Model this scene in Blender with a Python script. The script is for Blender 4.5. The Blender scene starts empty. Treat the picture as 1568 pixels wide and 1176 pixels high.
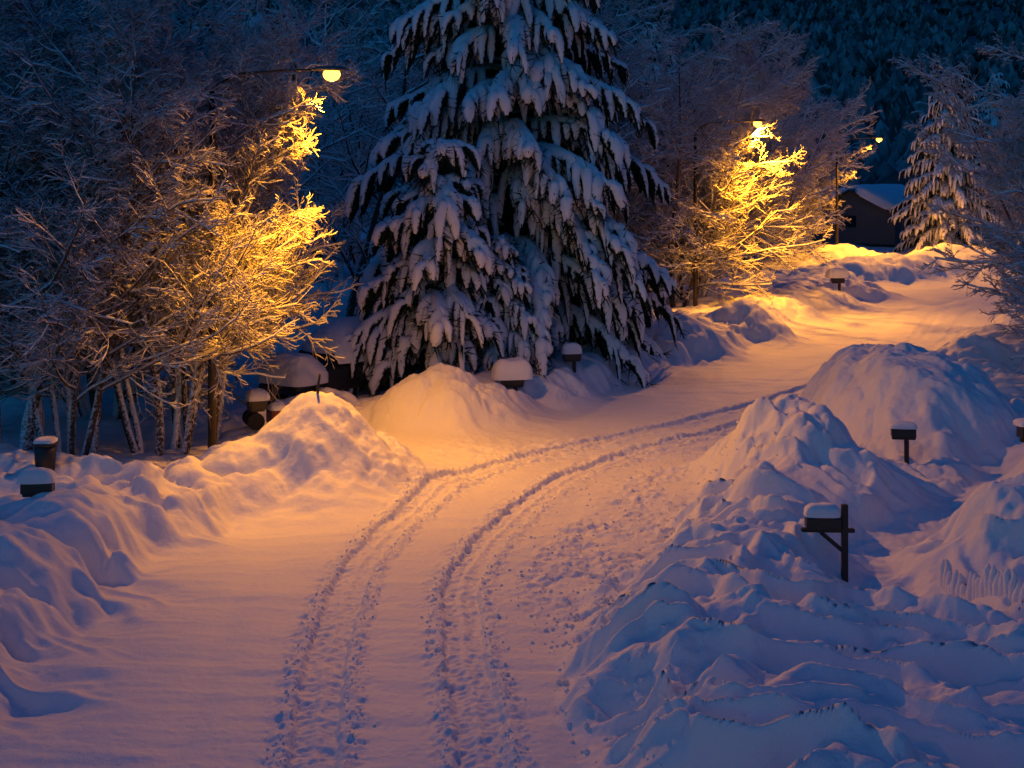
import bpy, math, random, bmesh
import numpy as np
from mathutils import Vector
rng = np.random.default_rng(7)
random.seed(7)
scene = bpy.context.scene
scene.view_settings.view_transform = 'Standard'
scene.view_settings.look = 'None'
scene.view_settings.exposure = 0
COL = scene.collection

# ------------------------------------------------------------------ noise
def _hash(xi, yi, seed):
    h = (xi.astype(np.int64)*374761393 + yi.astype(np.int64)*668265263 + seed*974634777) & 0xffffffff
    h = ((h ^ (h >> 13))*1274126177) & 0xffffffff
    h = ((h ^ (h >> 16))*2246822519) & 0xffffffff
    h = h ^ (h >> 15)
    return (h & 0xffffff)/float(0xffffff)
def vnoise(x, y, seed=0):
    xi = np.floor(x); yi = np.floor(y)
    fx = x-xi; fy = y-yi
    fx = fx*fx*fx*(fx*(fx*6-15)+10); fy = fy*fy*fy*(fy*(fy*6-15)+10)
    a = _hash(xi, yi, seed); b = _hash(xi+1, yi, seed)
    c = _hash(xi, yi+1, seed); d = _hash(xi+1, yi+1, seed)
    return (a*(1-fx)+b*fx)*(1-fy)+(c*(1-fx)+d*fx)*fy
def fbm(x, y, o=4, seed=0):
    s = 0; a = 0.5; t = 0
    for i in range(o):
        s = s+a*vnoise(x, y, seed+i*17); t += a
        x, y = x*1.6+y*1.2+3.1, -x*1.2+y*1.6+1.7
        a *= 0.5
    return s/t
def ridge(x, y, seed=0, r=.12):
    n = 2*vnoise(x, y, seed)-1
    return 1-(np.sqrt(n*n+r*r)-r)
def domes(x, y, r=0.75, seed=0):
    xi = np.floor(x); yi = np.floor(y)
    best = np.zeros_like(x)
    for dx in (-1, 0, 1):
        for dy in (-1, 0, 1):
            cx = xi+dx; cy = yi+dy
            px = cx+_hash(cx, cy, seed); py = cy+_hash(cx, cy, seed+5)
            rr = r*(0.6+0.6*_hash(cx, cy, seed+9))
            d2 = ((x-px)**2+(y-py)**2)/rr**2
            best = np.maximum(best, np.sqrt(np.clip(1-d2, 0, 1))*rr)
    return best
def ss(a, b, x):
    t = np.clip((x-a)/(b-a), 0, 1)
    return t*t*(3-2*t)

# ------------------------------------------------------------------ road layout
def curve(pts, win=1.4):
    ys = np.array([p[0] for p in pts], float); xs = np.array([p[1] for p in pts], float)
    gy = np.arange(-70, 420, 0.1); gx = np.interp(gy, ys, xs)
    k = int(win/0.1); ker = np.hanning(k+2); ker /= ker.sum()
    gx = np.convolve(np.pad(gx, (k, k), mode='edge'), ker, mode='same')[k:-k]
    sl = np.gradient(gx, 0.1)
    c = 1/np.sqrt(1+sl**2)
    return gy, gx, c
XLc = curve([(-70,-7),(8,-6.3),(14,-6.1),(16.3,-5.9),(19.2,-6.1),(22,-5.9),(24.2,-4.9),(26,-3.6),(27.5,-2.2),(28.8,-2.0),(30.2,-3.0),(32.2,-3.2),(33.4,-1.2),(35,.8),(37.6,2.6),(40.6,4.4),(43.4,6.2),(46.5,8.3),(51,10.4),(58,13.2),(64,15.7),(70,18),(78,23),(90,36),(120,75),(420,300)])
XRc = curve([(-70,.5),(8,.9),(12,1.1),(15.7,.7),(17.4,.8),(19.3,1.2),(21.5,2.2),(24.4,3.4),(28,4.9),(30,5.9),(34.6,8.3),(38.2,10),(42.7,13),(46.5,15.3),(54,19.5),(62,25.5),(70,36),(80,50),(110,90),(420,400)])
TLc = curve([(-70,-2),(8,-2.0),(14,-2.14),(17.4,-2.47),(20.8,-2.54),(23.5,-2.16),(26.7,-1.35),(29.1,0.0),(31,1.7),(33,4.0),(36,6.8),(42,11),(50,15.5),(60,19.5),(420,300)], 2.2)
TRc = curve([(-70,-.2),(8,-.15),(14,-.27),(17.4,-.62),(20.2,-.83),(22.7,-.42),(25.3,.3),(28.1,1.45),(30.1,2.9),(32,4.9),(36,8.0),(42,12.3),(50,16.8),(60,21),(420,300)], 2.2)
def ev(c, Y):
    return np.interp(Y, c[0], c[1]), np.interp(Y, c[0], c[2])

MOUNDS = [ # x,y,rx,ry,rot,h,pow
 (-3.95,26.6,1.55,1.4,0.2,1.72,.95),(-2.9,27.3,1.2,1.0,0,.80,1),(-5.2,26.4,1.3,1.2,0,.85,1),
 (-1.75,33.6,1.6,1.1,.1,1.30,1.1),(-.4,34.6,1.2,.9,.5,.60,1.1),(1.2,36.6,1.2,1.0,.7,.8,1.1),(-5.0,34.3,1.6,.8,.1,.5,1.1),
 (5.65,26.1,1.35,1.6,0.2,1.60,1.9),(6.5,24.9,1.2,1.0,0,.85,1.5),(5.1,27.6,1.0,1.0,0,.95,1.3),
 (9.4,30.2,2.2,2.6,-.3,1.95,1.9),(8.8,32.6,1.6,2.0,-.5,1.7,1.8),(10.6,33.5,2.0,2.5,-.5,1.5,1.5),(8.6,28.4,1.2,1.1,0,.9,1.5),
 (9.3,20.3,2.4,2.0,.1,1.75,1.6),(11.6,24.6,2.3,1.8,.2,1.75,1.6),(12.5,27.5,2,2,0,1.2,1.3),
 (14.9,41,1.9,2.4,-.6,1.1,1.3),(17.5,46,2.0,2.4,-.6,.8,1.2),
 (5.6,45.2,1.9,1.4,.3,1.25,1.1),(8.9,49.8,1.5,1.6,.5,1.3,1.1),(3.4,42.4,1.4,1.2,.5,1.0,1.2),(11.2,56,2,2,.5,.9,1.1),
 (14.6,61.5,1.9,1.7,.5,.9,1.1),(17.2,66,2,1.7,.4,1.0,1.1),(22,77,7,2.2,.35,1.3,1.3),(28,81,6,2.5,.3,1.7,1.3),(21,83,4,2.5,0,1.5,1.2),
 (-9.5,25.5,2.2,1.6,.1,.75,1.2),(-12,27,2.5,2,.1,.8,1.2)]

def height(X, Y, full=False):
    xl, cl = ev(XLc, Y); xr, cr = ev(XRc, Y)
    w = (fbm(X*.9, Y*.9, 3, 3)-.5)
    dl = (xl-X)*cl + w*.9
    dr = (X-xr)*cr + w*.9
    z = (fbm(X*.45, Y*.45, 3, 11)-.5)*.15 + (fbm(X*.9, Y*3.5, 3, 12)-.5)*.05
    z = z + (vnoise(X*16, Y*16, 5)-.5)*.006
    xtr, ctr = ev(TRc, Y); xtl, ctl = ev(TLc, Y)
    rough = ss(.5, 1.4, (X-xtr)*ctr)*ss(17.5, 20.5, Y)*(1-ss(29, 33, Y))*(1-ss(-.2, 1.2, dr))
    patch = ss(.40, .60, fbm(X*.8, Y*.8, 3, 61))
    z = z + rough*(.3+.7*patch)*((fbm(X*4, Y*5, 4, 41)-.5)*.19+domes(X*7, Y*7, .55, 42)*.05)
    band = np.exp(-((Y-30.3-(X-1)*.1)/1.6)**2)*ss(-3, -1, X)*(1-ss(6, 8, X))
    z = z + band*((fbm(X*3, Y*5, 4, 43)-.5)*.18)
    for (xt, ct, sd) in ((xtl, ctl, 1), (xtr, ctr, 2)):
        d = (X-xt)*ct
        d = d + (vnoise(X*.0+sd*9.3, Y*1.1, 70)-.5)*.07
        e = (fbm(X*8, Y*6, 3, 50+sd)-.5)
        fade = 1-ss(30, 50, Y)*.8
        a = np.abs(d)
        inside = 1-ss(.24, .31, a+e*.12)
        z = z - inside*.075*fade
        tread = np.sin(Y*2*math.pi/.14+a*16+e*4)*ss(.04, .08, a)*(1-ss(.20, .24, a))
        z = z + inside*fade*(tread*.008 + (fbm(X*11, Y*9, 2, 55)-.5)*.06 + .030*np.exp(-(d/.05)**2))
        rim = np.exp(-((a-.37)/.09)**2)
        wide = np.exp(-((a-.42)/.16)**2)
        z = z + fade*(rim*.022 + wide*(fbm(X*11, Y*9, 3, 56+sd)-.5)*.085 + wide*domes(X*10, Y*9, .5, 58+sd)*.035*ss(.35, .6, vnoise(X*3, Y*3, 59)))
    for off in (-1.55, 3.0):
        d = (X-xtl-off)*ctl+(vnoise(Y*.4, Y*.0+off, 31)-.5)*.5
        z = z - .025*np.exp(-(d/.25)**2)
    Hl = np.interp(Y, [-70,10,20,24,26.5,28.5,30,32.6,34,37,42,60,75,100], [.7,.7,.85,.90,.6,.3,.02,.02,.6,.75,.9,.8,.5,.3])
    Bl = np.interp(Y, [-70,20,27,29.5,33,36,40,60,100,160], [.35,.35,.35,.12,.08,.15,.4,.5,.5,.5])
    Hr = np.interp(Y, [-70,10,15,20,23.5,26,28,31,33,45,52,65,80], [.8,.9,.9,.85,.8,.6,.5,.45,.7,.8,.6,.5,.4])
    Br = np.interp(Y, [-70,14,20,23,27,31,45,100,160], [.75,.7,.4,.15,.15,.3,.4,.5,.5])
    wl = np.interp(Y, [0,18,24,30],[1.3,1.2,.9,.9]); wr = np.interp(Y,[0,18,24,30],[1.4,1.2,1.0,1.0])
    L = Bl*ss(0, 2.2, dl) + (Hl-Bl)*ss(0, wl, dl)*(1-ss(wl+.4, wl+2.6, dl))
    R = Br*ss(0, 2.2, dr) + (Hr-Br)*ss(0, wr, dr)*(1-ss(wr+1.0, wr+2.8, dr))
    out = np.maximum(ss(-.2, 1.0, dl), ss(-.2, 1.0, dr))
    bank = np.maximum(ss(-.1, .9, dl)*(1-ss(3, 5, dl)), ss(-.1, .9, dr)*(1-ss(4.5, 7, dr)))
    base = np.maximum(L, R)
    dv = np.abs((X-6.0)*(-.72)+(Y-21.6)*.69)
    along = (X-6.0)*.69+(Y-21.6)*.72
    val = (1-ss(.55, 1.15, dv+w*.4))*ss(-1.8, -.2, along)
    hol = np.exp(-(((X-5.9)/.8)**2+((Y-19.6)/1.9)**2)**1.5)*.85
    val = np.maximum(val, hol)
    pit = np.exp(-(((X-4.95)/.75)**2+((Y-19.3)/.75)**2)**1.5)
    base = base*(1-val) + .06*val
    base = base*(1-.5*pit)
    m = np.zeros_like(X)
    for (mx, my, rx, ry, ro, h, p) in MOUNDS:
        c, s = math.cos(ro), math.sin(ro)
        ux = ((X-mx)*c+(Y-my)*s)/rx; uy = (-(X-mx)*s+(Y-my)*c)/ry
        r2 = ux*ux+uy*uy
        g = h*np.exp(-(r2*(1+w*.6))**p)
        m = np.maximum(m, g)+.12*np.minimum(m, g)
    mm = ss(.12, .6, m)
    k = 7.0
    comb = np.log(np.exp(k*base)+np.exp(k*m)-1)/k
    relief = (fbm(X*.7, Y*.7, 4, 21)-.5)*.40*np.maximum(out, mm)
    ldm = ss(-.1, .6, dl)*(1-ss(2.6, 4, dl))*(1-ss(27, 29, Y))*(1-.8*ss(.25, .9, m))
    wq = fbm(X*.7, Y*.7, 2, 91)*1.2
    relief = relief + ldm*(domes(X*.85+Y*.25+wq, Y*1.4+wq, .78, 23)*.66*(.5+vnoise(X*.5, Y*.5, 92))-.17+(fbm(X*2.5, Y*2.5, 3, 93)-.5)*.16)
    wx = X + (fbm(X*.8, Y*.8, 2, 26)-.5)*1.3; wy = Y+(fbm(X*.8+9, Y*.8, 2, 27)-.5)*1.2
    a = wx*.30+wy*.95; b = wx*.95-wy*.30
    rid = ridge(b*.6, a*1.5, 28, .24)
    rid2 = ridge(b*1.2+7, a*3.4, 29, .34)
    rid3 = fbm(b*2.5+3, a*6, 3, 25)
    near = (1-ss(25, 29, Y))
    chunk = ss(.42, .62, fbm(X*.9+5, Y*.9, 3, 96))
    fine = (fbm(X*3.2, Y*4.2, 4, 94)-.5)*.15*(.35+.65*chunk)+domes(X*4.2, Y*4.6, .55, 95)*.06*chunk
    rb = ss(-.05, .6, dr)*near
    relief = relief + rb*(1-val)*(rid**2*.44+rid2**2*.24+rid3*.10-.47)*(1-.7*pit)
    relief = relief + fine*np.maximum(ss(-.4,.5,dr), mm)*(1-ss(36, 44, Y))*(1-val*.5)
    lb = ss(-1.8, 1.2, dl)*near
    relief = relief + lb*(rid**2*.30+rid2*.14-.33) + fine*.6*ss(-.3, .6, dl)*near
    fl = ss(-.25, .3, dr)*(1-ss(1.0, 2.0, dr))*near
    relief = relief + fl*(ridge(Y*1.9+X*.7+fbm(X, Y, 2, 33)*1.8, X*.6, 30, .22)**1.6*.48-.29)
    far = ss(27, 31, Y)*np.maximum(bank, mm)
    relief = relief + far*((domes(X*.9, Y*.9, .75, 35)*.34-.08)+rid*.18+rid2*.12-.22)
    relief = relief + mm*((fbm(X*1.8, Y*1.8, 4, 36)-.5)*.24)
    pm = np.exp(-(((X-5.3)/1.5)**2+((Y-25.9)/1.6)**2)**2)
    relief = relief+pm*domes(X*3.6, Y*3.6, .65, 37)*.14
    z = z + comb + relief*(1-val*.8) + val*(fbm(X*3, Y*3, 4, 38)-.5)*.16
    z = z + ss(70, 170, Y)*2.0
    if not full: return z
    lab = np.zeros(X.shape, int)
    lab[(dl < 0.02) & (dr < 0.02)] = 1
    lab[(dl >= .02) & (dl < 3.0) & (m < .35)] = 2
    lab[(dr >= .02) & (dr < 3.6) & (m < .35)] = 3
    lab[(m >= .35) & ((dl > 0) | (dr > 0))] = 4
    return z, lab
def hz(x, y):
    return float(height(np.array([float(x)]), np.array([float(y)]))[0])

# ------------------------------------------------------------------ mesh helper
def np_mesh(name, V, F4=None, F3=None, attrs=None, mat=None, smooth=True):
    me = bpy.data.meshes.new(name)
    V = np.asarray(V, np.float32).reshape(-1, 3)
    me.vertices.add(len(V)); me.vertices.foreach_set('co', V.ravel())
    idx = []; st = []; n = 0
    if F4 is not None and len(F4):
        F4 = np.asarray(F4, np.int32); idx.append(F4.ravel()); st.append(np.arange(len(F4))*4); n = len(F4)*4
    if F3 is not None and len(F3):
        F3 = np.asarray(F3, np.int32); idx.append(F3.ravel()); st.append(np.arange(len(F3))*3+n)
    idx = np.concatenate(idx).astype(np.int32); st = np.concatenate(st).astype(np.int32)
    me.loops.add(len(idx)); me.loops.foreach_set('vertex_index', idx)
    me.polygons.add(len(st)); me.polygons.foreach_set('loop_start', st)
    me.polygons.foreach_set('use_smooth', np.full(len(st), smooth, dtype=bool))
    me.update(calc_edges=True)
    if attrs:
        for k, v in attrs.items():
            a = me.attributes.new(k, 'FLOAT', 'POINT'); a.data.foreach_set('value', np.asarray(v, np.float32).ravel())
    if mat: me.materials.append(mat)
    return me
def add(name, me, parent=None, loc=(0,0,0), rot=(0,0,0), sc=(1,1,1)):
    o = bpy.data.objects.new(name, me); COL.objects.link(o)
    o.location = loc; o.rotation_euler = rot; o.scale = sc
    if parent: o.parent = parent
    return o

# ------------------------------------------------------------------ materials
def mat(name, color, rough=.7, metal=0, emit=None, es=0, noise=None, bump=0, bscale=20):
    m = bpy.data.materials.new(name); m.use_nodes = True
    nt = m.node_tree; b = nt.nodes['Principled BSDF']
    b.inputs['Base Color'].default_value = (*color, 1); b.inputs['Roughness'].default_value = rough
    b.inputs['Metallic'].default_value = metal
    if emit:
        b.inputs['Emission Color'].default_value = (*emit, 1); b.inputs['Emission Strength'].default_value = es
    tc = nt.nodes.new('ShaderNodeTexCoord')
    if noise:
        n = nt.nodes.new('ShaderNodeTexNoise'); n.inputs['Scale'].default_value = noise[1]; n.inputs['Detail'].default_value = 5
        nt.links.new(tc.outputs['Object'], n.inputs['Vector'])
        mx = nt.nodes.new('ShaderNodeMix'); mx.data_type = 'RGBA'
        mx.inputs['A'].default_value = (*color, 1); mx.inputs['B'].default_value = (*noise[0], 1)
        nt.links.new(n.outputs['Fac'], mx.inputs['Factor']); nt.links.new(mx.outputs['Result'], b.inputs['Base Color'])
    if bump:
        n2 = nt.nodes.new('ShaderNodeTexNoise'); n2.inputs['Scale'].default_value = bscale; n2.inputs['Detail'].default_value = 6
        nt.links.new(tc.outputs['Object'], n2.inputs['Vector'])
        bp = nt.nodes.new('ShaderNodeBump'); bp.inputs['Strength'].default_value = bump; bp.inputs['Distance'].default_value = .02
        nt.links.new(n2.outputs['Fac'], bp.inputs['Height']); nt.links.new(bp.outputs['Normal'], b.inputs['Normal'])
    return m
def snow_ground_mat():
    m = bpy.data.materials.new('fresh_snow'); m.use_nodes = True
    nt = m.node_tree; b = nt.nodes['Principled BSDF']
    tc = nt.nodes.new('ShaderNodeTexCoord')
    b.inputs['Base Color'].default_value = (.80, .81, .84, 1)
    b.inputs['Roughness'].default_value = .6; b.inputs['Specular IOR Level'].default_value = .2
    prev = None
    for sc, di, st in ((10, .03, .5), (60, .012, .7)):
        n = nt.nodes.new('ShaderNodeTexNoise'); n.inputs['Scale'].default_value = sc; n.inputs['Detail'].default_value = 3
        nt.links.new(tc.outputs['Object'], n.inputs['Vector'])
        bp = nt.nodes.new('ShaderNodeBump'); bp.inputs['Strength'].default_value = st; bp.inputs['Distance'].default_value = di
        nt.links.new(n.outputs['Fac'], bp.inputs['Height'])
        if prev: nt.links.new(prev.outputs['Normal'], bp.inputs['Normal'])
        prev = bp
    nt.links.new(prev.outputs['Normal'], b.inputs['Normal'])
    return m
def snowy_mat(name, dark, dark2, scale=14, lo=.42, hi=.58, snowc=(.80,.82,.86), bump=False):
    m = bpy.data.materials.new(name); m.use_nodes = True
    nt = m.node_tree; nt.nodes.remove(nt.nodes['Principled BSDF'])
    b = nt.nodes.new('ShaderNodeBsdfDiffuse'); nt.links.new(b.outputs[0], nt.nodes['Material Output'].inputs['Surface'])
    at = nt.nodes.new('ShaderNodeAttribute'); at.attribute_name = 'snow'
    tc = nt.nodes.new('ShaderNodeTexCoord')
    n = nt.nodes.new('ShaderNodeTexNoise'); n.inputs['Scale'].default_value = scale; n.inputs['Detail'].default_value = 2
    nt.links.new(tc.outputs['Object'], n.inputs['Vector'])
    ma = nt.nodes.new('ShaderNodeMath'); ma.operation = 'MULTIPLY_ADD'; ma.inputs[1].default_value = .45
    nt.links.new(n.outputs['Fac'], ma.inputs[0])
    sb = nt.nodes.new('ShaderNodeMath'); sb.operation = 'SUBTRACT'; sb.inputs[1].default_value = .22
    nt.links.new(at.outputs['Fac'], sb.inputs[0]); nt.links.new(sb.outputs[0], ma.inputs[2])
    mr = nt.nodes.new('ShaderNodeMapRange'); mr.inputs['From Min'].default_value = lo; mr.inputs['From Max'].default_value = hi
    nt.links.new(ma.outputs[0], mr.inputs['Value'])
    mb = nt.nodes.new('ShaderNodeMix'); mb.data_type = 'RGBA'
    mb.inputs['A'].default_value = (*dark, 1); mb.inputs['B'].default_value = (*dark2, 1)
    nt.links.new(n.outputs['Fac'], mb.inputs['Factor'])
    mx = nt.nodes.new('ShaderNodeMix'); mx.data_type = 'RGBA'
    nt.links.new(mr.outputs['Result'], mx.inputs['Factor'])
    nt.links.new(mb.outputs['Result'], mx.inputs['A']); mx.inputs['B'].default_value = (*snowc, 1)
    nt.links.new(mx.outputs['Result'], b.inputs['Color'])
    if bump:
        bp = nt.nodes.new('ShaderNodeBump'); bp.inputs['Strength'].default_value = .4; bp.inputs['Distance'].default_value = .02
        nt.links.new(n.outputs['Fac'], bp.inputs['Height']); nt.links.new(bp.outputs['Normal'], b.inputs['Normal'])
    return m
M_SNOW = snow_ground_mat()
M_BARK = snowy_mat('snowy_bark', (.05,.038,.03), (.11,.085,.065), 18)
M_TWIG = snowy_mat('snowy_twig', (.06,.042,.032), (.12,.085,.065), 20, .30, .62, (.70,.70,.73))
M_SPRUCE = snowy_mat('snowy_spruce', (.006,.012,.008), (.018,.032,.016), 9, .50, .62, bump=True)
M_NEEDLE = mat('spruce_needles', (.010,.022,.012), .8)
M_POLE = mat('weathered_steel', (.03,.026,.024), .5, .6, noise=((.07,.055,.045), 6))
M_HEAD = mat('lamp_housing', (.12,.12,.12), .5, .5)
M_LENS = mat('sodium_lens', (.1,.05,.01), .3, emit=(1,.42,.045), es=7)
M_BLACK = mat('black_plastic', (.012,.012,.014), .45, noise=((.03,.03,.03), 30))
M_WOOD = mat('dark_post_wood', (.03,.024,.02), .8, noise=((.06,.045,.035), 12), bump=.4)

# ------------------------------------------------------------------ terrain
def axis(segs):
    out = [segs[0][0]]
    for a, b, s0, s1 in segs:
        x = out[-1]
        while x < b-1e-6:
            t = (x-a)/(b-a); x = x+s0*(s1/s0)**t; out.append(min(x, b))
    return np.array(sorted(set(np.round(out, 4))))
gx = axis([(-260,-30,30,1.2),(-30,-10,1.2,.10),(-10,-3.4,.10,.038),(-3.4,1.0,.026,.026),(1.0,10,.030,.040),(10,14,.042,.09),(14,32,.09,.4),(32,300,.4,30)])
gy = axis([(-70,0,14,2),(0,12.5,1.2,.06),(12.5,30,.030,.042),(30,48,.05,.12),(48,75,.12,.3),(75,110,.3,2),(110,170,2,6)])
GX, GY = np.meshgrid(gx, gy)
Z, lab = height(GX, GY, True)
nr, nc = GX.shape
V = np.stack([GX, GY, Z], -1).reshape(-1, 3)
ii = (np.arange(nr-1)[:, None]*nc+np.arange(nc-1)[None, :])
F = np.stack([ii, ii+1, ii+1+nc, ii+nc], -1).reshape(-1, 4)
dzx = np.gradient(Z, gx, axis=1); dzy = np.gradient(Z, gy, axis=0)
N = np.stack([-dzx, -dzy, np.ones_like(Z)], -1); N /= np.linalg.norm(N, axis=-1, keepdims=True); N = N.reshape(-1, 3)
fl = lab[:-1, :-1].ravel()
cx = GX[:-1, :-1].ravel()
names = [(0, None, 'snow_ground'), (1, None, 'snow_covered_road'), (2, None, 'snow_bank'), (3, None, 'snow_bank'), (4, 'L', 'snow_pile'), (4, 'R', 'snow_pile')]
for L_, side, nm in names:
    selm = fl == L_
    if side == 'L': selm &= cx < ev(XLc, GY[:-1, :-1].ravel())[0]+1.5
    if side == 'R': selm &= cx >= ev(XLc, GY[:-1, :-1].ravel())[0]+1.5
    f = F[selm]
    if not len(f): continue
    u, inv = np.unique(f.ravel(), return_inverse=True)
    me = np_mesh(nm, V[u], inv.reshape(-1, 4), mat=M_SNOW)
    try: me.normals_split_custom_set_from_vertices(N[u].tolist())
    except Exception as e: print('normals', e)
    add(nm, me)

# ------------------------------------------------------------------ tubes
def tubes(P, R, sides=4, st=0.0, snowdir=None, lump=0.0, phase=None):
    N_, k, _ = P.shape
    T = np.gradient(P, axis=1); T /= np.linalg.norm(T, axis=-1, keepdims=True)+1e-9
    Tm = T.mean(1); up = np.array([0.02, 0.03, 1.0])
    S = np.cross(Tm, up); S /= np.linalg.norm(S, axis=-1, keepdims=True)+1e-9
    S = np.repeat(S[:, None, :], k, 1)
    S = S-(S*T).sum(-1, keepdims=True)*T; S /= np.linalg.norm(S, axis=-1, keepdims=True)+1e-9
    Nn = np.cross(S, T)
    a = np.arange(sides)*2*math.pi/sides
    nor = Nn[:, :, None, :]*np.cos(a)[None, None, :, None]+S[:, :, None, :]*np.sin(a)[None, None, :, None]
    RR = R[:, :, None, None]
    if lump:
        q = P[:, :, None, :]+nor*RR
        ln = np.sin(q[..., 0]*11+q[..., 2]*7+1)*np.sin(q[..., 1]*13-q[..., 2]*5)+np.sin(q[..., 2]*17+q[..., 0]*5)*.6
        RR = RR*(1+lump*ln[..., None])
    Vv = P[:, :, None, :]+nor*RR
    if snowdir is None: w = nor[..., 2]
    else: w = (nor*snowdir[:, None, None, :]).sum(-1)
    wpos = np.clip(w, 0, 1)
    if np.ndim(st) > 0 or st: Vv[..., 2] += wpos*(st if np.ndim(st) == 0 else st[:, :, None])
    snow = np.clip(w*.5+.5, 0, 1)
    base = (np.arange(N_)*k*sides)[:, None, None]+(np.arange(k-1)*sides)[None, :, None]
    j = np.arange(sides)[None, None, :]; jn = (j+1) % sides
    Fq = np.stack([base+j, base+jn, base+sides+jn, base+sides+j], -1).reshape(-1, 4)
    return Vv.reshape(-1, 3), Fq, snow.reshape(-1)
def merge(parts):
    Vs = []; Fs = []; Ss = []; n = 0
    for v, f, s in parts:
        Vs.append(v); Fs.append(f+n); Ss.append(s); n += len(v)
    return np.concatenate(Vs), np.concatenate(Fs), np.concatenate(Ss)

# ------------------------------------------------------------------ bare trees
def bare_tree(name, seed, stems=4, H=11, spread=.35, r0=.11, n1=15, n2=9, n3=7, n4=3, lean=(0,0), low=.15, snowt=1.0, lf=.42, tw=1.0):
    R = np.random.default_rng(seed)
    def level(base_p, base_d, L, rad, npts, wander, trop):
        n = len(L); P = np.zeros((n, npts, 3)); P[:, 0] = base_p
        d = base_d.copy()
        for i in range(1, npts):
            d = d+R.normal(0, wander, (n, 3)); d[:, 2] += trop
            d /= np.linalg.norm(d, axis=1, keepdims=True)
            P[:, i] = P[:, i-1]+d*(L/(npts-1))[:, None]
        t = np.linspace(0, 1, npts)[None, :]
        rr = rad[:, None]*(1-.82*t)
        return P, rr
    def children(P, rr, per, tmin, tmax, ang, lenf, Lpar, radf, minr):
        n, k, _ = P.shape
        t = (np.arange(per)[None, :]+R.random((n, per)))/per*(tmax-tmin)+tmin
        x = t*(k-1); i = np.clip(x.astype(int), 0, k-2); f = (x-i)[..., None]
        ar = np.arange(n)[:, None]
        p = P[ar, i]*(1-f)+P[ar, i+1]*f
        d = P[ar, i+1]-P[ar, i]; d /= np.linalg.norm(d, axis=-1, keepdims=True)
        rnd = R.normal(0, 1, d.shape); rnd -= (rnd*d).sum(-1, keepdims=True)*d
        rnd /= np.linalg.norm(rnd, axis=-1, keepdims=True)
        a = np.radians(ang[0]+R.random(t.shape)*(ang[1]-ang[0]))[..., None]
        nd = d*np.cos(a)+rnd*np.sin(a)
        rad = np.maximum((rr[ar, i])*radf, minr)
        L = Lpar[:, None]*lenf*(1.15-t*.75)*(.65+.7*R.random(t.shape))
        return p.reshape(-1, 3), nd.reshape(-1, 3), L.ravel(), rad.ravel()
    az = np.arange(stems)*2*math.pi/stems+R.random(stems)
    bp = np.stack([np.cos(az)*.45, np.sin(az)*.45, np.full(stems, -.4)], 1)
    bd = np.stack([np.cos(az)*spread+lean[0], np.sin(az)*spread+lean[1], np.ones(stems)], 1); bd /= np.linalg.norm(bd, axis=1, keepdims=True)
    L0 = H*(.8+.35*R.random(stems)); P0, R0 = level(bp, bd, L0, np.full(stems, r0)*(.7+.6*R.random(stems)), 12, .07, .02)
    parts = [tubes(P0, R0, 8, .03*snowt)]
    c = children(P0, R0, n1, low, 1.0, (35, 70), lf, L0, .50, .016)
    P1, R1 = level(*c[:2], c[2], c[3], 8, .12, .05)
    parts.append(tubes(P1, R1, 5, .05*snowt))
    c1 = children(P1, R1, n2, .12, 1.0, (30, 60), .42, c[2], .55, .010)
    P2, R2 = level(*c1[:2], c1[2], c1[3], 6, .13, .03)
    parts.append(tubes(P2, R2, 4, .040*snowt))
    c2 = children(P2, R2, n3, .1, 1.0, (25, 55), .48, c1[2], .6, .007*tw)
    c2 = (c2[0], c2[1], np.maximum(c2[2], .22), c2[3])
    P3, R3 = level(*c2[:2], c2[2], c2[3], 4, .13, .03)
    twig = [tubes(P3, R3, 3, .026*snowt)]
    if n4:
        c3 = children(P3, R3, n4, .15, 1.0, (25, 55), .6, c2[2], .7, .0058*tw)
        c3 = (c3[0], c3[1], np.maximum(c3[2], .12), c3[3])
        P4, R4 = level(*c3[:2], c3[2], c3[3], 3, .10, .02)
        twig.append(tubes(P4, R4, 3, .020*snowt))
    V1, F1, S1 = merge(parts); V2, F2, S2 = merge(twig)
    Vv = np.concatenate([V1, V2]); Ff = np.concatenate([F1, F2+len(V1)]); Sn = np.concatenate([S1, S2])
    me = np_mesh(name, Vv, Ff, attrs={'snow': Sn})
    me.materials.append(M_BARK); me.materials.append(M_TWIG)
    mi = np.zeros(len(Ff), np.int32); mi[len(F1):] = 1
    me.polygons.foreach_set('material_index', mi)
    print(name, len(Vv))
    return me
T_A = bare_tree('birch_a', 1, 4, 11.5, .14, .14, 17, 10, 7, 3, (.0,0), .22, lf=.36)
T_B = bare_tree('birch_b', 2, 6, 9.6, .20, .08, 20, 10, 7, 3, (.03,0), .20, lf=.35)
T_C = bare_tree('birch_c', 3, 8, 10.5, .32, .10, 17, 10, 7, 2, (0,0), .08, lf=.36, tw=1.4, snowt=1.3)
T_D = bare_tree('birch_d', 4, 3, 13.0, .12, .14, 18, 9, 6, 0, (0,0), .12, snowt=1.8, lf=.36, tw=1.6)

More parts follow.
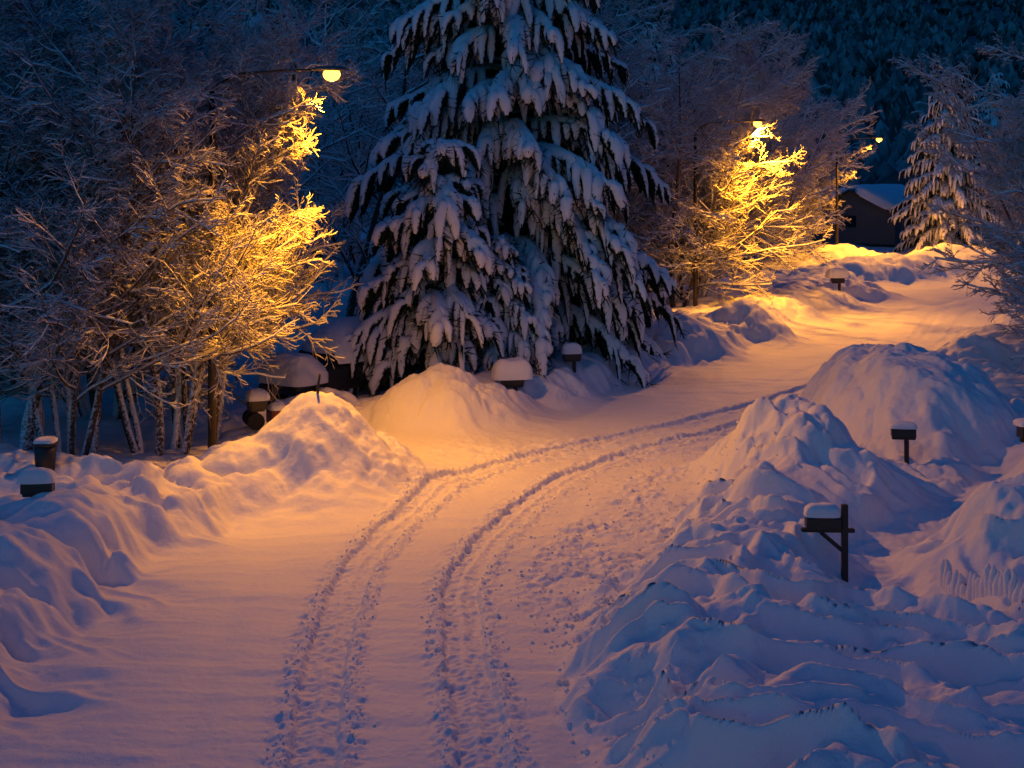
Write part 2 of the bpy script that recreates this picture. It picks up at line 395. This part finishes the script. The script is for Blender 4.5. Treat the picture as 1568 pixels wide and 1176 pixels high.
def place(name, me, x, y, rot=0, s=1.0, sz=None, parent=None):
    return add(name, me, parent, (x, y, hz(x, y)), (0, 0, rot), (s, s, sz or s))
place('birch_tree', T_A, -10.9, 28.4, .0, 1.05)
place('birch_tree', T_A, -13.2, 31.5, 2.0, 1.0)
place('birch_tree', T_B, -7.8, 29.1, .0, 1.0, 1.12)
place('birch_tree', T_B, -9.6, 28.4, 2.2, .95)
place('birch_tree', T_B, -7.3, 30.4, 4.3, .95, 1.2)
place('birch_tree', T_C, -10.4, 33.5, .4, 1.0)
place('birch_tree', T_C, -14.5, 37.5, 2.4, 1.0)
place('willow_tree', T_C, 7.3, 59.2, 0.3, 1.12)
place('willow_tree', T_C, 3.6, 59.8, 1.9, 1.25)
place('willow_tree', T_C, 8.3, 61.2, 4.0, 1.2)
place('birch_tree', T_D, 17.6, 87.5, 1.0, 1.0)
place('birch_tree', T_D, 15.5, 86.0, 2.6, 1.05)
place('birch_tree', T_C, 17.2, 87.5, 2.6, 1.0)
place('birch_tree', T_C, 14.6, 80.0, 1.6, 1.0)
place('birch_tree', T_B, 15.9, 34.5, 2.6, .95)
place('birch_tree', T_C, 18.6, 41.5, 5.0, .95)
place('birch_tree', T_D, 31.0, 66.0, 3.0, .9)
bg = bpy.data.objects.new('background_trees', None); COL.objects.link(bg)
for i, (x, y, m_, r, s) in enumerate([(-7,54,T_D,0,1.15),(-12.5,50,T_D,1,1.05),(-18,45,T_D,2,1.0),(-3.5,62,T_D,3,1.2),(-22,55,T_D,4,1.2),(3,70,T_D,5,1.2),(-9,70,T_D,1,1.2),
      (10,92,T_D,2.2,1.1),(14,100,T_D,1.5,1.2),(5,90,T_D,1,1.2),(22,112,T_D,4.5,1.0),(27,122,T_D,3.7,.9),(40,114,T_D,1.1,.9),(-20,90,T_D,6,1.2),(-28,42,T_D,1,1.1)]):
    place('tree_%d' % i, m_, x, y, r, s, parent=bg)

# ------------------------------------------------------------------ spruce
def spruce(name, seed, H, Rb, dz=.42, nb=9, sc=1.0, z0=.5, pw=.75, nper=20):
    R = np.random.default_rng(seed)
    SP = []; SR = []; SD = []; FP = []; FR = []; FD = []; TP = []; TR = []
    z = z0
    while z < H*.985:
        t = z/H
        n = max(4, int(nb*(1-t*.5)))
        Lz = Rb*(1-t)**pw*min(1, .80+.40*t*2)+.12
        az0 = R.random()*6.28
        for b in range(n):
            az = az0+b*6.283/n+R.normal(0, .25)
            L = Lz*(.55+.60*R.random())
            o = np.array([math.cos(az), math.sin(az), 0]); sd = np.array([-o[1], o[0], 0])
            droop = .28+.30*R.random()+.18*(1-t)
            tt = np.linspace(0, 1, 8)
            bend = R.normal(0, .14)
            p = o[None]*(L*tt)[:, None]+sd[None]*(L*bend*tt**2)[:, None]
            zz = z+R.normal(0, .25)+L*(.26*tt-droop*tt**2)
            p[:, 2] = zz
            SP.append(p); wid = (.07+.08*R.random())*sc
            SR.append(wid*np.array([.25,.6,.9,1.1,1.2,1.1,.85,.25])); SD.append(o)
            TP.append(p[:, :]-np.array([0,0,.08])); TR.append(np.linspace(.05,.012,8))
            nf = max(3, int(L/.26))
            for q in range(nf):
                u = .25+.75*(q+R.random()*.8)/nf; u = min(u, .99)
                x = u*7; i = min(int(x), 6); f = x-i
                bp = p[i]*(1-f)+p[i+1]*f
                side = 1 if (q % 2) else -1
                fl_ = (.28+.62*R.random())*(1.15-.45*u)*sc*(.55+.6*min(1, L/2.2))
                d = o*(.55+.5*u)+sd*side*(.85-.35*u)*(0.7+.5*R.random()); d /= np.linalg.norm(d)
                s_ = np.linspace(0, 1, 7)
                fp = bp[None]+d[None]*(fl_*(s_-.34*s_**2))[:, None]
                fp[:, 2] += fl_*(.06*s_-(.75+.75*R.random())*s_**2)
                FP.append(fp); fr = (.055+.085*R.random())*sc
                FR.append(fr*np.array([.5,.9,1.1,1.15,1.1,.9,.30])); FD.append(o)
        z += dz*(.75+.5*R.random())*(1-.25*t)
    SP = np.array(SP); SR = np.array(SR); SD = np.array(SD); FP = np.array(FP); FR = np.array(FR); FD = np.array(FD)
    sdir = SD*.25+np.array([0,0,.95]); fdir = FD*.55+np.array([0,0,.78])
    parts = [tubes(SP, SR, 8, .06*sc, sdir, .18), tubes(FP, FR, 7, .04*sc, fdir, .20)]
    tp = tubes(np.array(TP), np.array(TR), 4); parts.append((tp[0], tp[1], tp[2]*0))
    tk = np.zeros((1, 10, 3)); tk[0, :, 2] = np.linspace(-.4, H*.98, 10); tr = np.linspace(H*.017, .03, 10)[None]
    tkp = tubes(tk, tr, 10); parts.append((tkp[0], tkp[1], tkp[2]*0))
    V1, F1, S1 = merge(parts)
    def blades(P, D, per, ln, wd, down):
        n, k, _ = P.shape
        idx = np.repeat(np.arange(n), per); m = len(idx)
        x = R.random(m)*(k-1.01); i = x.astype(int); f = (x-i)[:, None]
        b = P[idx, i]*(1-f)+P[idx, i+1]*f
        dr = R.normal(0, .75, (m, 3))+D[idx]*.35; dr[:, 2] -= down
        dr /= np.linalg.norm(dr, axis=1, keepdims=True)
        l = ln*(.6+.8*R.random(m))[:, None]
        s = np.cross(dr, R.normal(0, 1, (m, 3))); s /= np.linalg.norm(s, axis=1, keepdims=True)
        a = b-s*wd; c = b+s*wd; e = b+dr*l
        return np.stack([a, c, e], 1).reshape(-1, 3)
    NV = np.concatenate([blades(FP, FD, nper, .32*sc, .022*sc, 1.0), blades(SP, SD, nper*3, .42*sc, .03*sc, 1.2)])
    nt_ = len(NV)//3
    F3 = np.arange(len(NV)).reshape(-1, 3)+len(V1)
    me = np_mesh(name, np.concatenate([V1, NV]), F1, F3, attrs={'snow': np.concatenate([S1, np.zeros(len(NV))])})
    me.materials.append(M_SPRUCE); me.materials.append(M_NEEDLE)
    mi = np.zeros(len(F1)+nt_, np.int32); mi[len(F1):] = 1
    me.polygons.foreach_set('material_index', mi)
    print(name, len(V1)+len(NV))
    return me
S_BIG = spruce('spruce_big', 5, 17.5, 5.7, .56, 11, 1.35, .8, .56, 24)
S_SM = spruce('spruce_small', 6, 7.2, 2.75, .46, 8, 1.35, .3, .62, 24)
place('spruce_tree', S_BIG, -.1, 42.0, .6)
place('spruce_tree', S_SM, -2.15, 37.4, .3)
place('spruce_tree', S_SM, -.3, 37.9, 2.3, .55)
place('spruce_tree', S_BIG, 31.0, 92.0, 2.2, .74)
place('spruce_tree', S_BIG, 37.5, 90.0, 4.2, .72)
for i, (x, y, r, s) in enumerate([(10.5,98,1,.95),(24,132,3,.9),(46,124,4,.8),(-14,74,5,1.0)]):
    place('spruce_%d' % i, S_BIG, x, y, r, s, parent=bg)

# ------------------------------------------------------------------ mountain and forest
def hillz(X, Y):
    return 2.0+np.clip(Y-165, 0, None)*.20+np.clip(Y-165, 0, 200)/200*(fbm(X*.006, Y*.006, 4, 80)-.5)*60 - .8
hx = np.linspace(-1100, 1100, 160); hy = 160+np.linspace(0, 1, 120)**1.6*1400
HX, HY = np.meshgrid(hx, hy); HZ = hillz(HX, HY)
hv = np.stack([HX, HY, HZ], -1).reshape(-1, 3)
hi = (np.arange(119)[:, None]*160+np.arange(159)[None, :])
hf = np.stack([hi, hi+1, hi+161, hi+160], -1).reshape(-1, 4)
M_HILL = mat('forested_slope', (.10,.105,.11), .9, noise=((.22,.23,.25), .08))
add('mountain_slope', np_mesh('mountain_slope', hv, hf, mat=M_HILL))
nT = 26000
ty = 168+rng.random(nT)**1.1*620; tx = (rng.random(nT)*2-1)*.60*ty+0
tz = hillz(tx, ty); th = 2.0+rng.random(nT)*4.5; tw = th*(.22+.22*rng.random(nT))
sides = 5; prof = [(0,.2,.3),(.25,.8,.3),(.45,.9,.7),(.70,.6,.8),(1.0,.1,.9)]
ang = np.arange(sides)*2*math.pi/sides
vv = np.zeros((nT, len(prof), sides, 3)); sn = np.zeros((nT, len(prof), sides))
rt = rng.random((nT, 1))
for k_, (h_, r_, s_) in enumerate(prof):
    jit = .4+1.2*rng.random((nT, sides))
    vv[:, k_, :, 0] = tx[:, None]+np.cos(ang)[None]*(tw*r_)[:, None]*jit
    vv[:, k_, :, 1] = ty[:, None]+np.sin(ang)[None]*(tw*r_)[:, None]*jit
    vv[:, k_, :, 2] = (tz+th*h_)[:, None]+(rng.random((nT, sides))-.5)*th[:, None]*.2
    sn[:, k_, :] = np.clip(s_*.6+rt*.8-.40+(rng.random((nT, sides))-.5)*.5, 0, 1)
base = (np.arange(nT)*len(prof)*sides)[:, None, None]+(np.arange(len(prof)-1)*sides)[None, :, None]
j = np.arange(sides)[None, None, :]; jn = (j+1) % sides
ff = np.stack([base+j, base+jn, base+sides+jn, base+sides+j], -1).reshape(-1, 4)
M_FOR = snowy_mat('distant_forest', (.05,.053,.056), (.09,.095,.10), .5, .2, 1.0, (.36,.38,.40))
add('distant_forest', np_mesh('distant_forest', vv.reshape(-1, 3), ff, attrs={'snow': sn.reshape(-1)}, mat=M_FOR, smooth=False))

# ------------------------------------------------------------------ primitive helpers
def box(name, size, loc, mt, parent, rot=(0,0,0), bevel=.01):
    bm = bmesh.new(); bmesh.ops.create_cube(bm, size=1)
    for v in bm.verts: v.co = Vector((v.co.x*size[0], v.co.y*size[1], v.co.z*size[2]))
    if bevel: bmesh.ops.bevel(bm, geom=bm.edges[:], offset=min(bevel, min(size)*.4), segments=2, affect='EDGES')
    me = bpy.data.meshes.new(name); bm.to_mesh(me); bm.free(); me.materials.append(mt)
    return add(name, me, parent, loc, rot)
def tube_obj(name, pts, radii, mt, parent, sides=12, loc=(0,0,0)):
    v, f, s = tubes(np.array([pts], float), np.array([radii], float), sides)
    n = len(pts)
    cap1 = list(range(sides))[::-1]; cap2 = [(n-1)*sides+i for i in range(sides)]
    me = bpy.data.meshes.new(name); me.from_pydata(v.tolist(), [], f.tolist()+[cap1, cap2]); me.materials.append(mt)
    for p in me.polygons: p.use_smooth = len(p.vertices) == 4
    return add(name, me, parent, loc)
def snowcap(name, lx, ly, th, loc, parent, rot=(0,0,0), n=24, seed=0, sag=.12, pw=3.0):
    u = np.linspace(-1, 1, n); U, W = np.meshgrid(u, u)
    Ue = np.sign(U)*np.abs(U)**.8; We = np.sign(W)*np.abs(W)**.8
    prof = np.clip(1-np.abs(Ue)**pw, 0, 1)**.5*np.clip(1-np.abs(We)**pw, 0, 1)**.5
    x = Ue*lx/2; y = We*ly/2
    nz = fbm(x*3/max(lx, .5)+seed, y*3/max(ly, .5), 3, seed)-.5
    z = th*prof*(1+.35*nz)-sag*th*(1-prof)
    r = np.sqrt((np.abs(Ue)**4+np.abs(We)**4))**.5; k_ = np.where(r > 1, 1/r, 1); x = x*k_; y = y*k_
    top = np.stack([x, y, z], -1).reshape(-1, 3); bot = top.copy(); bot[:, 2] = np.minimum(-sag*th, bot[:, 2])-.002
    i_ = (np.arange(n-1)[:, None]*n+np.arange(n-1)[None, :]); f1 = np.stack([i_, i_+1, i_+1+n, i_+n], -1).reshape(-1, 4)
    f2 = f1[:, ::-1]+n*n
    ring = [k for k in range(n)]+[k*n+n-1 for k in range(1, n)]+[(n-1)*n+k for k in range(n-2, -1, -1)]+[k*n for k in range(n-2, 0, -1)]
    f3 = [(ring[(a+1) % len(ring)], ring[a], ring[a]+n*n, ring[(a+1) % len(ring)]+n*n) for a in range(len(ring))]
    me = np_mesh(name, np.concatenate([top, bot]), np.concatenate([f1, f2, np.array(f3)]), mat=M_SNOW)
    return add(name, me, parent, loc, rot)
def empty(name, loc, rz=0):
    e = bpy.data.objects.new(name, None); COL.objects.link(e); e.location = loc; e.rotation_euler = (0, 0, rz); return e

# ------------------------------------------------------------------ street lamps
def street_lamp(x, y, arm=2.6, power=3000, H=8.55, aim=(2.5,-3.0,-8.4), size=160, blend=.8):
    e = empty('street_lamp', (x, y, 0), 0)
    tube_obj('pole', [(0,0,-.3),(0,0,2),(0,0,5),(0,0,H-.35)], [.10,.09,.08,.065], M_POLE, e)
    pts = [(0,0,H-.5),(.15,0,H-.2),(.6,0,H+.02),(1.5,0,H+.09),(arm-.25,0,H+.12)]
    tube_obj('arm', pts, [.035,.035,.03,.025,.025], M_POLE, e, 8)
    pr = [(-.42,.05,.04),(-.3,.10,.06),(-.05,.15,.08),(.15,.15,.08),(.30,.10,.06),(.36,.03,.02)]
    vs = []; fs = []; n = 12
    for px, w, h in pr:
        for k in range(n):
            a = k*2*math.pi/n; zc = math.sin(a)*h
            vs.append((px, math.cos(a)*w, max(zc, -.035)))
    for i in range(len(pr)-1):
        for k in range(n): fs.append((i*n+k, i*n+(k+1) % n, (i+1)*n+(k+1) % n, (i+1)*n+k))
    fs.append(tuple(range(n))[::-1]); fs.append(tuple((len(pr)-1)*n+k for k in range(n)))
    me = bpy.data.meshes.new('lamp_head'); me.from_pydata(vs, [], fs); me.materials.append(M_HEAD)
    add('lamp_head', me, e, (arm, 0, H+.12))
    bm = bmesh.new(); bmesh.ops.create_uvsphere(bm, u_segments=20, v_segments=12, radius=1)
    for v in bm.verts: v.co = Vector((v.co.x*.19, v.co.y*.14, v.co.z*.15))
    me = bpy.data.meshes.new('lens'); bm.to_mesh(me); bm.free(); me.materials.append(M_LENS)
    add('lens', me, e, (arm+.02, 0, H+.01))
    ld = bpy.data.lights.new('sodium_light', 'SPOT'); ld.energy = power; ld.color = (1, .35, .015)
    ld.spot_size = math.radians(size); ld.spot_blend = blend; ld.shadow_soft_size = .12
    lo = bpy.data.objects.new('sodium_light', ld); COL.objects.link(lo); lo.parent = e; lo.location = (arm+.02, 0, H-.16)
    lo.rotation_euler = Vector(aim).to_track_quat('-Z', 'Y').to_euler()
    return e
street_lamp(-6.57, 28.6, 2.6, 4600, aim=(2.4,-5.0,-8.4), size=168, blend=.85)
street_lamp(8.0, 57.0, 2.7, 11500, aim=(5.5,-4.5,-8.4), size=172, blend=.75)
street_lamp(20.9, 84.0, 2.7, 11500, aim=(2,-6,-8.4), size=170, blend=.7)
street_lamp(-8.3, 1.0, 2.6, 260, aim=(5.5,10,-8.4))

# ------------------------------------------------------------------ mailboxes
def mailbox(x, y, z, rz=0, s=1.0, tall=True, cap=.14, postx=.30, snow=(.62,.34)):
    e = empty('mailbox', (x, y, z), rz); e.scale = (s, s, s)
    n = 12; L = .50; w = .11; h = .13; vs = []; fs = []
    prof = [(-w, 0)]+[(-w*math.cos(a), h+math.sin(a)*w*.75) for a in np.linspace(0, math.pi, n)]+[(w, 0)]
    for xx in (-L/2, L/2):
        for (py, pz) in prof: vs.append((xx, py, pz))
    m_ = len(prof)
    for k in range(m_): fs.append((k, (k+1) % m_, m_+(k+1) % m_, m_+k))
    fs.append(tuple(range(m_))[::-1]); fs.append(tuple(range(m_, 2*m_)))
    me = bpy.data.meshes.new('box'); me.from_pydata(vs, [], fs); me.materials.append(M_BLACK); add('box', me, e)
    box('door', (.012, .215, .19), (-L/2-.008, 0, .10), M_BLACK, e)
    box('flag', (.14, .008, .03), (-.03, -w-.012, .17), M_FLAG, e)
    box('arm', (.80 if tall else .5, .09, .06), (.07 if tall else 0, 0, -.033), M_WOOD, e)
    if tall:
        box('post', (.095, .095, 1.62), (postx+.02, 0, -.45), M_WOOD, e, bevel=.008)
        box('brace', (.42, .06, .06), (.12, 0, -.20), M_WOOD, e, (0, math.radians(40), 0), .006)
    else: box('post', (.095, .095, 1.1), (postx*.2, 0, -.62), M_WOOD, e, bevel=.008)
    snowcap('snow_cap', L+.04 if tall else snow[0], .30 if tall else snow[1], cap, (-.02, 0, h+w*.70), e, seed=int(abs(x*7)), pw=4)
    return e
M_FLAG = mat('flag_red', (.10,.015,.015), .5)
mailbox(4.72, 19.8, 1.02, -.05, 1.0, True, .16)
mailbox(-7.95, 21.9, 1.04, .1, 1.0, False, .20)
mailbox(8.1, 27.0, .95, -.15, .95, False, .12)
mailbox(.02, 35.2, .70, .2, 1.15, False, .42, snow=(.95,.7))
mailbox(1.75, 38.0, .98, .2, 1.0, False, .28)
mailbox(10.4, 25.9, 1.15, .1, 1.3, False, .10)
mailbox(15.6, 62.5, 1.2, .1, 1.2, False, .35, snow=(.9,.6))

e = empty('marker_stake', (-3.95, 26.5, hz(-3.95, 26.5)))
tube_obj('stake', [(0,0,-.4),(.01,0,.1),(.05,0,.38)], [.03,.028,.025], M_WOOD, e, 8)
e = empty('trash_can', (-8.9, 24.9, hz(-8.9, 24.9)-.15))
tube_obj('bin_body', [(0,0,0),(0,0,.3),(0,0,.62)], [.17,.19,.21], M_BLACK, e, 20)
tube_obj('bin_rim', [(0,0,.60),(0,0,.66)], [.225,.225], M_BLACK, e, 20)
snowcap('snow_cap', .40, .40, .09, (0,0,.67), e)

# ------------------------------------------------------------------ picket fence, plastered with snow
e = empty('picket_fence', (0,0,0))
pv = []; pr = []
for i in range(38):
    t = i/37; x = 6.35+.55*t+.9*t*t; y = 19.2-3.3*t; z = hz(x, y)
    top = z+.30+.07*math.sin(i*1.7)+rng.normal(0, .03)
    pv.append([(x, y, z-.3), (x, y, z+.1), (x+rng.normal(0,.015), y, top-.06), (x, y, top+.02)]); pr.append([.07,.07,.055,.015])
    if i % 2 == 0:
        box('picket_%d' % i, (.07, .02, .5), (x, y, z+.0), M_WOOD, e, (0,0,-1.1))
v, f, s = tubes(np.array(pv), np.array(pr), 8, .0, None, .25)
add('snow_plaster', np_mesh('snow_plaster', v, f, mat=M_SNOW), e)

# ------------------------------------------------------------------ vehicles
M_GLASS = mat('car_glass', (.01,.012,.015), .08)
M_TYRE = mat('tyre', (.015,.015,.015), .85)
M_CHROME = mat('chrome', (.5,.5,.5), .25, 1)
M_TAIL = mat('tail_light', (.25,.01,.01), .3)
def car(x, y, rz, colr, cap=.38, s=1.0):
    e = empty('parked_car', (x, y, hz(x, y)-.02), rz); e.scale = (s, s, s)
    pm = mat('car_paint', colr, .3, .2)
    st = [(-2.25,.45,.80,.70,.78),(-2.15,.32,.95,.85,.86),(-1.5,.30,1.02,.92,.92),(0,.30,1.02,.93,.93),(1.1,.30,1.0,.92,.92),(1.9,.32,.92,.86,.84),(2.25,.42,.75,.72,.70)]
    vs = []; fs = []
    for (px, z0, z1, w0, w1) in st:
        vs += [(px,-w0,z0),(px,-w1,(z0+z1)/2),(px,-w1*.96,z1),(px,w1*.96,z1),(px,w1,(z0+z1)/2),(px,w0,z0)]
    for i in range(len(st)-1):
        for k in range(6): fs.append((i*6+k, i*6+(k+1) % 6, (i+1)*6+(k+1) % 6, (i+1)*6+k))
    fs.append(tuple(range(6))); fs.append(tuple(range((len(st)-1)*6, len(st)*6))[::-1])
    me = bpy.data.meshes.new('body'); me.from_pydata(vs, [], fs); me.materials.append(pm); b = add('body', me, e)
    bv = b.modifiers.new('b', 'BEVEL'); bv.width = .05; bv.segments = 3
    me = bpy.data.meshes.new('cabin')
    V_ = [(-2.1,-.87,1),(-1.85,-.71,1.58),(.45,-.71,1.60),(1.2,-.85,1),(-2.1,.87,1),(-1.85,.71,1.58),(.45,.71,1.60),(1.2,.85,1)]
    me.from_pydata(V_, [], [(0,1,2,3),(7,6,5,4),(0,4,5,1),(1,5,6,2),(2,6,7,3),(3,7,4,0)]); me.materials.append(M_GLASS); c = add('windows', me, e)
    bv = c.modifiers.new('b', 'BEVEL'); bv.width = .06; bv.segments = 3
    box('roof', (2.35, 1.46, .07), (-.7, 0, 1.61), pm, e, bevel=.03)
    for sy in (-1, 1):
        for px in (-.65, .25):
            box('pillar', (.08, .04, .62), (px, sy*.80, 1.30), pm, e, (sy*.26, 0, 0))
        for px in (-1.4, 1.4):
            tube_obj('wheel', [(px, sy*.70, .34),(px, sy*.93, .34)], [.34,.34], M_TYRE, e, 24)
            tube_obj('hub', [(px, sy*.925, .34),(px, sy*.94, .34)], [.19,.18], M_CHROME, e, 16)
        box('headlight', (.06, .34, .14), (2.22, sy*.52, .68), M_CHROME, e)
        box('taillight', (.06, .18, .26), (-2.24, sy*.66, .78), M_TAIL, e)
    box('bumper', (.14, 1.5, .20), (2.26, 0, .45), M_BLACK, e); box('bumper_rear', (.14, 1.5, .20), (-2.26, 0, .45), M_BLACK, e)
    box('grille', (.05, .62, .14), (2.27, 0, .66), M_BLACK, e)
    snowcap('snow_on_roof', 3.05, 2.05, cap*1.5, (-.72, 0, 1.50), e, seed=5, pw=2.4, sag=.55)
    snowcap('snow_on_hood', 1.5, 2.0, cap*1.1, (1.66, 0, .95), e, seed=8, pw=2.6, sag=.6)
    return e
car(-5.0, 36.6, math.radians(-128), (.02,.025,.03), .50, .92)

M_RED = mat('red_enamel', (.16,.015,.012), .4)
e = empty('snow_blower', (-6.1, 31.3, hz(-6.1, 31.3)), .4)
box('auger_housing', (.35,.70,.42), (.45,0,.24), M_RED, e, bevel=.04)
tube_obj('auger', [(.62,-.32,.2),(.62,.32,.2)], [.12,.12], M_BLACK, e)
box('engine', (.42,.40,.30), (-.02,0,.55), M_BLACK, e, bevel=.05)
tube_obj('chute', [(.35,0,.42),(.35,0,.75),(.48,.05,.98)], [.10,.09,.09], M_BLACK, e)
for sy in (-1, 1):
    tube_obj('wheel', [(-.1,sy*.22,.2),(-.1,sy*.36,.2)], [.2,.2], M_TYRE, e, 20)
    tube_obj('handle', [(-.2,sy*.25,.5),(-.6,sy*.28,.85),(-.9,sy*.28,1.0)], [.018]*3, M_BLACK, e, 8)
snowcap('snow_cap', .55,.55,.22,(0,0,.70),e,seed=2); snowcap('snow_cap_front', .42,.74,.16,(.45,0,.45),e,seed=4)

# ------------------------------------------------------------------ houses
M_SID = mat('blue_siding', (.05,.075,.09), .8, noise=((.07,.10,.12), 2))
M_TRIM = mat('weathered_trim', (.25,.25,.26), .6)
M_WIN = mat('dark_window', (.01,.012,.02), .1)
M_WARM = mat('lit_window', (.8,.5,.2), .5, emit=(1,.45,.12), es=1.2)
def house(name, x, y, rz, W, D, hw, hr, lit=False):
    e = empty(name, (x, y, hz(x, y)-.1), rz)
    vs = [(-W/2,-D/2,0),(W/2,-D/2,0),(W/2,D/2,0),(-W/2,D/2,0),(-W/2,-D/2,hw),(W/2,-D/2,hw),(W/2,D/2,hw),(-W/2,D/2,hw),(-W/2,0,hw+hr),(W/2,0,hw+hr)]
    me = bpy.data.meshes.new('walls'); me.from_pydata(vs, [], [(0,1,5,4),(1,2,6,9,5),(2,3,7,6),(3,0,4,8,7)]); me.materials.append(M_SID); add('walls', me, e)
    a = math.atan2(hr, D/2); Ls = math.hypot(hr, D/2)+.5
    for sy in (-1, 1):
        cy = sy*(D/4+.2*math.cos(a)); cz = hw+hr/2-.2*math.sin(a)+.07
        box('roof', (W+.8, Ls, .12), (0, cy, cz), M_WOOD, e, (-sy*a, 0, 0))
        snowcap('roof_snow', W+1.0, Ls+.15, .55, (0, cy, cz+.08), e, (-sy*a, 0, 0), n=30, seed=9, pw=10, sag=.1)
    wm = M_WARM if lit else M_WIN
    for wx in (-W*.28, W*.05):
        box('window_frame', (1.3,.06,1.2), (wx,-D/2-.03,1.6), M_TRIM, e); box('window', (1.1,.05,1.0), (wx,-D/2-.07,1.6), wm, e)
        box('mullion', (.05,.03,1.0), (wx,-D/2-.11,1.6), M_TRIM, e)
    box('door_frame', (1.1,.06,2.2), (W*.34,-D/2-.03,1.1), M_TRIM, e); box('door', (.92,.05,2.05), (W*.34,-D/2-.07,1.05), M_WOOD, e)
    for sx in (-1, 1):
        box('gable_window', (.05,.9,.9), (sx*(W/2+.03),0,1.7), wm, e)
    return e
house('blue_house', 28.6, 103, .9, 9, 7, 2.3, 1.7)
house('wooden_house', -25.5, 52, .25, 10, 8, 2.7, 2.2, True)

# ------------------------------------------------------------------ loose snow chunks
bm = bmesh.new(); bmesh.ops.create_icosphere(bm, subdivisions=1, radius=1)
iv = np.array([v.co[:] for v in bm.verts]); bm.verts.ensure_lookup_table(); ifc = np.array([[v.index for v in f.verts] for f in bm.faces]); bm.free()
px = []; py = []; sz = []
n = 4200
yy = 11+rng.random(n)**1.2*26; sel = rng.random(n) < .5
xt = np.where(sel, ev(TLc, yy)[0], ev(TRc, yy)[0])
px.append(xt+np.sign(rng.random(n)-.5)*(.28+np.abs(rng.normal(0, .13, n)))); py.append(yy); sz.append(.006+rng.random(n)**4*.018)
n = 1800
yy = 17.5+rng.random(n)*13; xa = ev(TRc, yy)[0]+.5; xb = ev(XRc, yy)[0]+.6
px.append(xa+(xb-xa)*rng.random(n)**.7); py.append(yy); sz.append(.007+rng.random(n)**5*.03)
n = 900
yy = 13+rng.random(n)*14; px.append(ev(XRc, yy)[0]+np.abs(rng.normal(0, 1.4, n))-.2); py.append(yy); sz.append(.008+rng.random(n)**4*.04)
px = np.concatenate(px); py = np.concatenate(py); sz = np.concatenate(sz)
pz = height(px, py)
cv = iv[None]*sz[:, None, None]*(.65+.7*rng.random((len(px), len(iv), 1)))*np.array([1,1,.8])
cv = cv+np.stack([px, py, pz+sz*.3], 1)[:, None, :]
cf = ifc[None]+(np.arange(len(px))*len(iv))[:, None, None]
add('snow_chunks', np_mesh('snow_chunks', cv.reshape(-1, 3), None, cf.reshape(-1, 3), mat=M_SNOW))

# ------------------------------------------------------------------ world, sun, camera
w = bpy.data.worlds.new('World'); scene.world = w; w.use_nodes = True
nt = w.node_tree; bgn = nt.nodes['Background']
sky = nt.nodes.new('ShaderNodeTexSky'); sky.sky_type = 'NISHITA'; sky.sun_disc = False
sky.sun_elevation = math.radians(1.0); sky.sun_rotation = math.radians(200)
mx = nt.nodes.new('ShaderNodeMix'); mx.data_type = 'RGBA'; mx.blend_type = 'MULTIPLY'; mx.inputs['Factor'].default_value = 1
mx.inputs['B'].default_value = (.015, .54, 2.1, 1)
nt.links.new(sky.outputs['Color'], mx.inputs['A']); nt.links.new(mx.outputs['Result'], bgn.inputs['Color'])
bgn.inputs['Strength'].default_value = .13
sd = bpy.data.lights.new('twilight_sun', 'SUN'); sd.energy = .10; sd.angle = math.radians(25); sd.color = (.10,.5,1)
so = bpy.data.objects.new('twilight_sun', sd); COL.objects.link(so); so.rotation_euler = (math.radians(42), 0, math.radians(-50))

cam = bpy.data.cameras.new('camera'); co = bpy.data.objects.new('camera', cam); COL.objects.link(co)
co.location = (0, 0, 6.4); co.rotation_euler = (math.pi/2, 0, 0)
cam.sensor_fit = 'HORIZONTAL'; cam.sensor_width = 36; cam.lens = 45.9; cam.shift_y = -.206; cam.clip_end = 4000; cam.clip_start = .1
scene.camera = co
